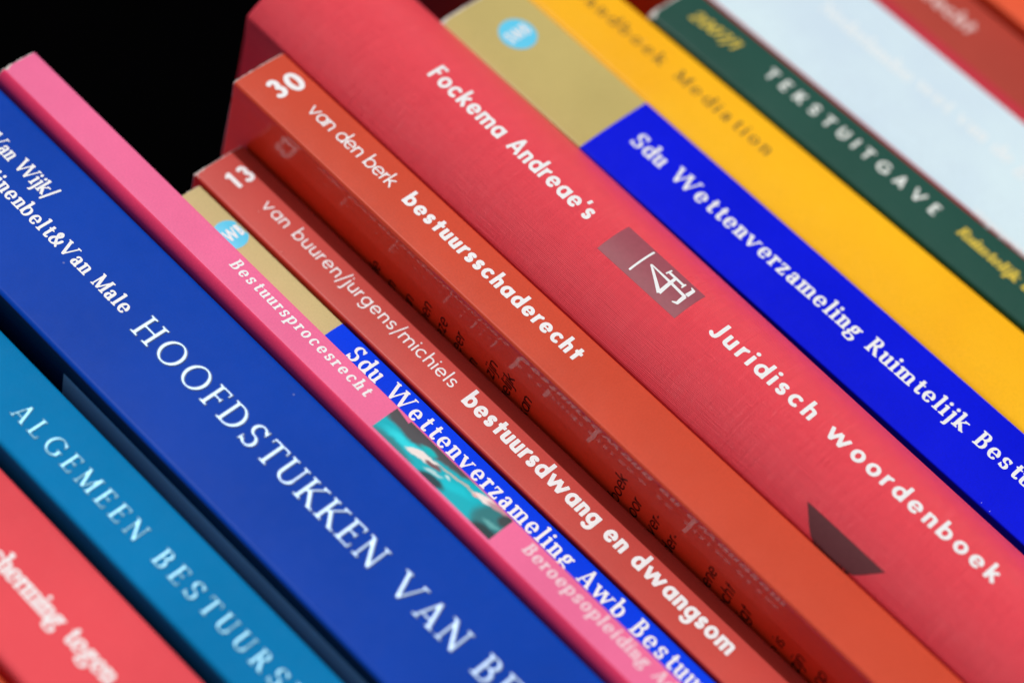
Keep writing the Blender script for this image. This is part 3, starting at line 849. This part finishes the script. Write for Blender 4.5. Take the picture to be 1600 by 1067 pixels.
# 6 slim blue and gold statute volume
m_go = cover_mat('gold_card', (.54, .45, .22), rough=.36, coat=.3, seed=21)
m_bl = cover_mat('bright_blue_card', (.0, .045, .84), rough=.45, coat=.05, spec=.04, seed=22)
m_go2 = cover_mat('gold_card_worn', (.48, .395, .14), rough=.36, coat=.3, seed=25)
m_bl2 = cover_mat('deep_blue_card', (.0, .006, .74), rough=.45, coat=.05, spec=.04, seed=23, wear=.9)
STK = ink_mat('sky_blue_sticker', (.10, .62, .95), .35, 0, .05)
def gold_blue(zb): return lambda t_, a, z: 0 if z > zb else 1
sl = Book('book', 'slim blue and gold book squeezed between the pink one and the dull red one', -21.9, -13.3, .7, 205.5,
          [m_go, m_bl], r=.6, bulge=.2, zmats=gold_blue(157.7), zsplits=(157.7,))
sl.text('title_lettering', 'Sdu Wettenverzameling Awb Bestuursrecht', (.26, .10, True, .008), 3.0, 0, 149.7, 26, 63.0, -17.5, WHITE, cond=.9)
circ = lambda x, z, r: [(x + r * math.cos(2 * math.pi * k / 40), z + r * math.sin(2 * math.pi * k / 40)) for k in range(40)]
st = sl.patch('sticker', circ(-17.2, 190.6, 4.05), STK, n=5, off=.03)
sl.text_up('sticker_lettering', 'SWB', FUT_X, 2.15, -17.2, 190.6, WHITE, wide=.62, off=.06, parent=st)

# 7 dull red book number 13
m_13 = cover_mat('dull_red_card', (.52, .052, .042), rough=.42, coat=.45, coat_rough=.3, grain=.1, seed=31, wear=.55)
m_13s = cover_mat('red_side_card', (.45, .02, .012), rough=.25, coat=.6, coat_rough=.05, seed=31)
b13 = Book('book', 'dull red book numbered 13 lying in the shadow edge of the taller orange-red one', -12.9, 1.9, 0, 208.3,
           [m_13s, m_13, m_13], r=.7, bulge=.12, bev=.4)
b13.text_up('number_lettering', '1', FUT_X, 3.25, -7.1, 201.4, WHITE)
b13.text_up('number_lettering', '3', FUT_X, 3.25, -3.35, 201.3, WHITE)
b13.text('author_lettering', 'van buuren/jurgens/michiels', FUT_R, 2.4, 1, 188.3, 24, 134.7, -5.7, WHITE)
b13.text('title_lettering', 'bestuursdwang en dwangsom', FUT_X, 3.2, 1, 121.8, 23, 52.6, -5.9, WHITE, cond=.92)

def chips(bk_, spots, seed):
    rnd = random.Random(seed)
    for x, z, r_ in spots:
        n_ = rnd.randint(6, 9)
        poly = [(x + r_ * rnd.uniform(.55, 1.25) * math.cos(2 * math.pi * k / n_), z + .7 * r_ * rnd.uniform(.5, 1.2) * math.sin(2 * math.pi * k / n_)) for k in range(n_)]
        bk_.patch('scuff', poly, CORE, off=.03, n=2)
chips(b13, [(-12.3, 207.6, .4), (-11.5, 207.8, .3), (-10.8, 207.5, .22), (-12.6, 206.9, .22), (-10.2, 207.75, .18), (-8.2, 191.5, .12), (-11.6, 180, .1)], 5)
# 8 orange-red book number 30
m_30 = cover_mat('orange_red_matt_card', (.57, .060, .026), rough=.46, coat=.25, coat_rough=.3, grain=.3, seed=37, wear=.3)
m_30s = cover_mat('orange_red_gloss_card', (.97, .065, .008), rough=.36, coat=2.7, coat_rough=.04, grain=.02, spec=.5, seed=38, wear=.2)  # side's red raised above the spine's to stand in for bounced light
b30 = Book('book', 'orange-red book numbered 30 with a glossy side standing proud of its left neighbour', 2.25, 17.6, -15.6, 214.6,
           [m_30s, m_30, m_30], r=.75, bulge=.2, groove=.2, bev=.4)
b30.text_up('number_lettering', '3', FUT_X, 3.7, 8.95, 207.1, WHITE, wide=1.06)
b30.text_up('number_lettering', '0', FUT_X, 3.7, 13.45, 206.4, WHITE, wide=1.12)
b30.text('author_lettering', 'van den berk', FUT_R, 2.75, 1, 194.6, 9, 176.2, 11.25, WHITE, cond=.93)
b30.text('title_lettering', 'bestuursschaderecht', FUT_X, 2.95, 1, 162.5, 15, 123.0, 11.15, WHITE, cond=.93)
# blurb on the glossy side: lines running towards the spine, only their ends in view
INK = ink_mat('black_ink', (.035, .010, .008), .4)
def side_text(bk_, word, yend, zc, size, xface):
    V, D, F, c = text_uv(word, (.19, .15, False, .0), size, -.06, .2, .09)
    V[:, 0] -= V[:, 0].max()
    out = [bk_.flank(yend - u, zc + v - .5 * size, .035) for u, v in V]
    mesh_obj('blurb_lettering', out, F, INK, bk_.root)
for word, ye, z in (('bestuursrecht de', -2.0, 163.9), ('overheid en', -.6, 158.6), ('handelen van', -1.4, 153.0), ('bestuursorganen', -4.3, 147.9),
                    ('schade welke deze', -4.2, 142.7), ("hierbij lijden zeer", -4.6, 137.4), ('zijn daarvan', -.4, 132.4), ('aansprakelijk zijn', -5.2, 127.3),
                    ('hoe dit mogelijk', -5.8, 122.2), ('toegekend kan', -4.2, 116.4), ('in dit handboek', -7.6, 88.4), ('oorzaken voor', -5.0, 83.2),
                    ('alle gevallen ver-', -5.6, 77.7), ('goeding onder-', -4.6, 72.3), ('algemene', -5.6, 61.3), ('bestuursrecht', -5.4, 55.9),
                    ('beleid krijgt', -3.4, 50.6), ('schade is', -3.7, 41.2), ('en praktijk zijn', -4.2, 35.6), ('tot slot op', -5.4, 29.8)):
    side_text(b30, word, ye, z, 2.25, 2.25)

# 9 raspberry cloth dictionary, rounded spine
m_fo = linen_mat('raspberry_book_cloth', (.88, .062, .095))
PLUM = ink_mat('plum_ink', (.34, .075, .11), .5, 0, .1)
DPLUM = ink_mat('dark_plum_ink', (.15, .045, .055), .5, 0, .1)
bf = Book('book', 'thick raspberry red cloth dictionary with a rounded spine and a plum emblem box', 18.0, ((20, 52.3), (218, 54.7)), -23, 228.0, [m_fo], arcR=23.7, thick=2.4,
          rim=m_fo, bev=.9, pages=(4, 4), depth=172)
bf.text('title_lettering', "Fockema Andreae's", FUT_B, 3.45, 1, 182.2, 14, 140.5, 0.1, WHITE, cond=.84, arc=True)
bf.text('title_lettering', 'Juridisch woordenboek', FUT_B, 3.5, 1, 92.9, 19, 23.3, .3, WHITE, cond=.92, arc=True, xc1=1.6)
em = bf.patch('emblem_box', [(-4.8, 128.5), (5.5, 128.4), (5.5, 104.8), (-4.7, 105.0)], PLUM, arc=True, n=8, off=.03)
# emblem, in millimetres on the spine
def eb(px, py):      # drawing coordinates of the emblem box -> arc length, height
    A, B, Dd = np.array((85., 325.)), np.array((420., 95.)), np.array((890., 1050.))
    M_ = np.linalg.inv(np.stack([B - A, Dd - A], 1)); u, v = M_ @ (np.array((px, py)) - A)
    return (-4.8 + 10.3 * u, 128.45 - 23.5 * v)
E_ = lambda *p: [eb(*q) for q in p]
bf.strokes('emblem', [(E_((418, 555), (690, 373)), .52),
                      (E_((648, 508), (728, 796)), [.5, .95]), (E_((650, 508), (845, 690), (1005, 848)), [.35, .75, .8]),
                      (E_((728, 796), (850, 700), (912, 650)), [.95, .85, .7]),
                      (E_((850, 700), (985, 610)), .01), (E_((845, 590), (990, 722)), .72), (E_((806, 602), (876, 566)), .42), (E_((966, 748), (1020, 711)), .42),
                      (E_((1000, 842), (918, 905), (862, 886)), [1.0, .75, .3]), (E_((1018, 832), (1100, 778), (1078, 742)), [1.0, .75, .3])],
           WHITE, arc=True, off=.07, parent=em)
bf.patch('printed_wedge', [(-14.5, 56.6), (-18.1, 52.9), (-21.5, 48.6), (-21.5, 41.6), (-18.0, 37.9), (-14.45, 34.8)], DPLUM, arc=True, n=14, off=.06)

# 10 wide blue and gold statute volume
sr = Book('book', 'wide blue and gold book with a round sky-blue sticker, right of the raspberry dictionary', 54.9, 78.2, -14.8, 201.0,
          [m_go2, m_bl2], r=.5, bulge=.35, zmats=gold_blue(154.4), zsplits=(154.4,), bev=.6)
sr.text('title_lettering', 'Sdu Wettenverzameling Ruimtelijk Bestuursrecht', (.27, .10, True, .008), 3.2, 0, 147.0, 34, 39.1, 67.0, WHITE, cond=.9, xc1=67.9)
st = sr.patch('sticker', circ(67.5, 187.2, 4.7), STK, n=5, off=.03)
sr.text_up('sticker_lettering', 'SWB', FUT_X, 2.25, 67.5, 187.3, WHITE, wide=.66, off=.06, parent=st)

chips(sr, [(55.9, 200.2, .75), (57.2, 200.6, .7), (58.6, 200.7, .6), (60.4, 200.75, .5), (62.6, 200.8, .4), (64.5, 200.7, .35), (55.5, 30.5, .16), (55.7, 33, .12)], 9)
# 11 yellow book
m_ye = cover_mat('sunny_yellow_card', (.95, .465, .006), rough=.46, coat=.05, seed=41)
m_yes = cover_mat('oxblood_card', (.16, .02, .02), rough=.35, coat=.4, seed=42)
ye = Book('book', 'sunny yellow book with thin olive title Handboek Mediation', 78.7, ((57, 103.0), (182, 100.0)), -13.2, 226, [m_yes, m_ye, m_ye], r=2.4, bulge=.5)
OLIVE = ink_mat('olive_ink', (.07, .055, .015), .5)
ye.text('title_lettering', 'Handboek Mediation', SER_C, 2.7, 5, 169.8, 16, 131.7, 91.5, OLIVE, xc1=92.1)

# 12 dark green book
m_gr = cover_mat('bottle_green_card', (.010, .068, .052), rough=.42, coat=.2, seed=45)
gr = Book('book', 'dark green book lettered TEKSTUITGAVE with a worn top corner', ((57, 103.5), (182, 100.5)), ((80, 119.7), (170, 117.5)), -12.6, 174.3, [m_gr], r=1.0, bulge=.2, bev=.6)
YEL = ink_mat('yellow_ink', (.80, .60, .06), .45)
PALE = ink_mat('pale_grey_ink', (.86, .92, .92), .45)
gr.text('title_lettering', 'TEKSTUITGAVE', FUT_B, 2.55, 0, 143.0, 11, 91.6, 112.0, PALE, caps=True, xc1=112.9)
gr.text('number_lettering', '2007/1', (.24, .13, False, .02), 2.5, 0, 166.6, 5, 155.1, 110.4, YEL, slant=.2, caps=True, xc1=111.4)
gr.text('subject_lettering', 'Ruimtelijk bestuursrecht', SER_B, 2.2, 0, 82.8, 5, 72.5, 112.8, YEL, slant=.18)

chips(gr, [(101.6, 173.3, 1.0), (102.6, 173.9, .9), (104.2, 174.0, .6)], 11)
# 13 thick white book with red edges
m_wh = cover_mat('ice_white_card', (.62, .79, .95), rough=.4, coat=.25, seed=51, wear=.1)
m_re = cover_mat('ruby_card', (.50, .028, .05), rough=.38, coat=.3, seed=52)
m_res = cover_mat('ruby_side_card', (.40, .02, .015), rough=.38, coat=.3, seed=53)
def white_red(t_, a, z):
    if t_ == 0: return 2
    if t_ == 2: return 1
    return 0 if -18.4 < a < 13.6 else 1
wh = Book('book', 'thick pale icy white book with red borders, blurred towards the top right', ((80, 120.0), (170, 117.8)), 158.3, -12.2, 250, [m_wh, m_re, m_res], r=1.6, bulge=.3, zmats=white_red)
GLOSSW = ink_mat('gloss_white_ink', (.84, .93, 1.0), .4)
wh.text('title_lettering', 'Nederlandse', SER_B, 2.9, 0, 148.8, 10, 122.4, 140.3, GLOSSW)
wh.text('title_lettering', 'wet van de gemeente', SER_B, 2.9, 0, 117.0, 5, 101.6, 141.0, GLOSSW)
wh.text('edge_lettering', 'Wetgeving en toelichting', FUT_M, 1.3, 0, 84.5, 9, 76.0, 120.9, WHITE)

# 14 brick red book
m_br = cover_mat('brick_card', (.40, .046, .030), rough=.4, coat=.3, seed=61)
br = Book('book', 'brick red book whose blurred pinkish title ends at the top right', 158.7, 178.9, -10.2, 214, [m_br], r=.9, bulge=.3)
PINKISH = ink_mat('pinkish_ink', (.78, .55, .55), .45)
br.text('title_lettering', 'bestuursprocesrecht', FUT_X, 3.3, 13, 139.5, 18, 124.2, 168.8, PINKISH)

# 15 bright orange book in the corner
m_or = cover_mat('bright_orange_card', (.80, .10, .035), rough=.4, coat=.3, seed=63)
og = Book('book', 'bright orange book filling the top right corner', 179.2, 199.0, -13.0, 218, [m_or], r=.9, bulge=.3)
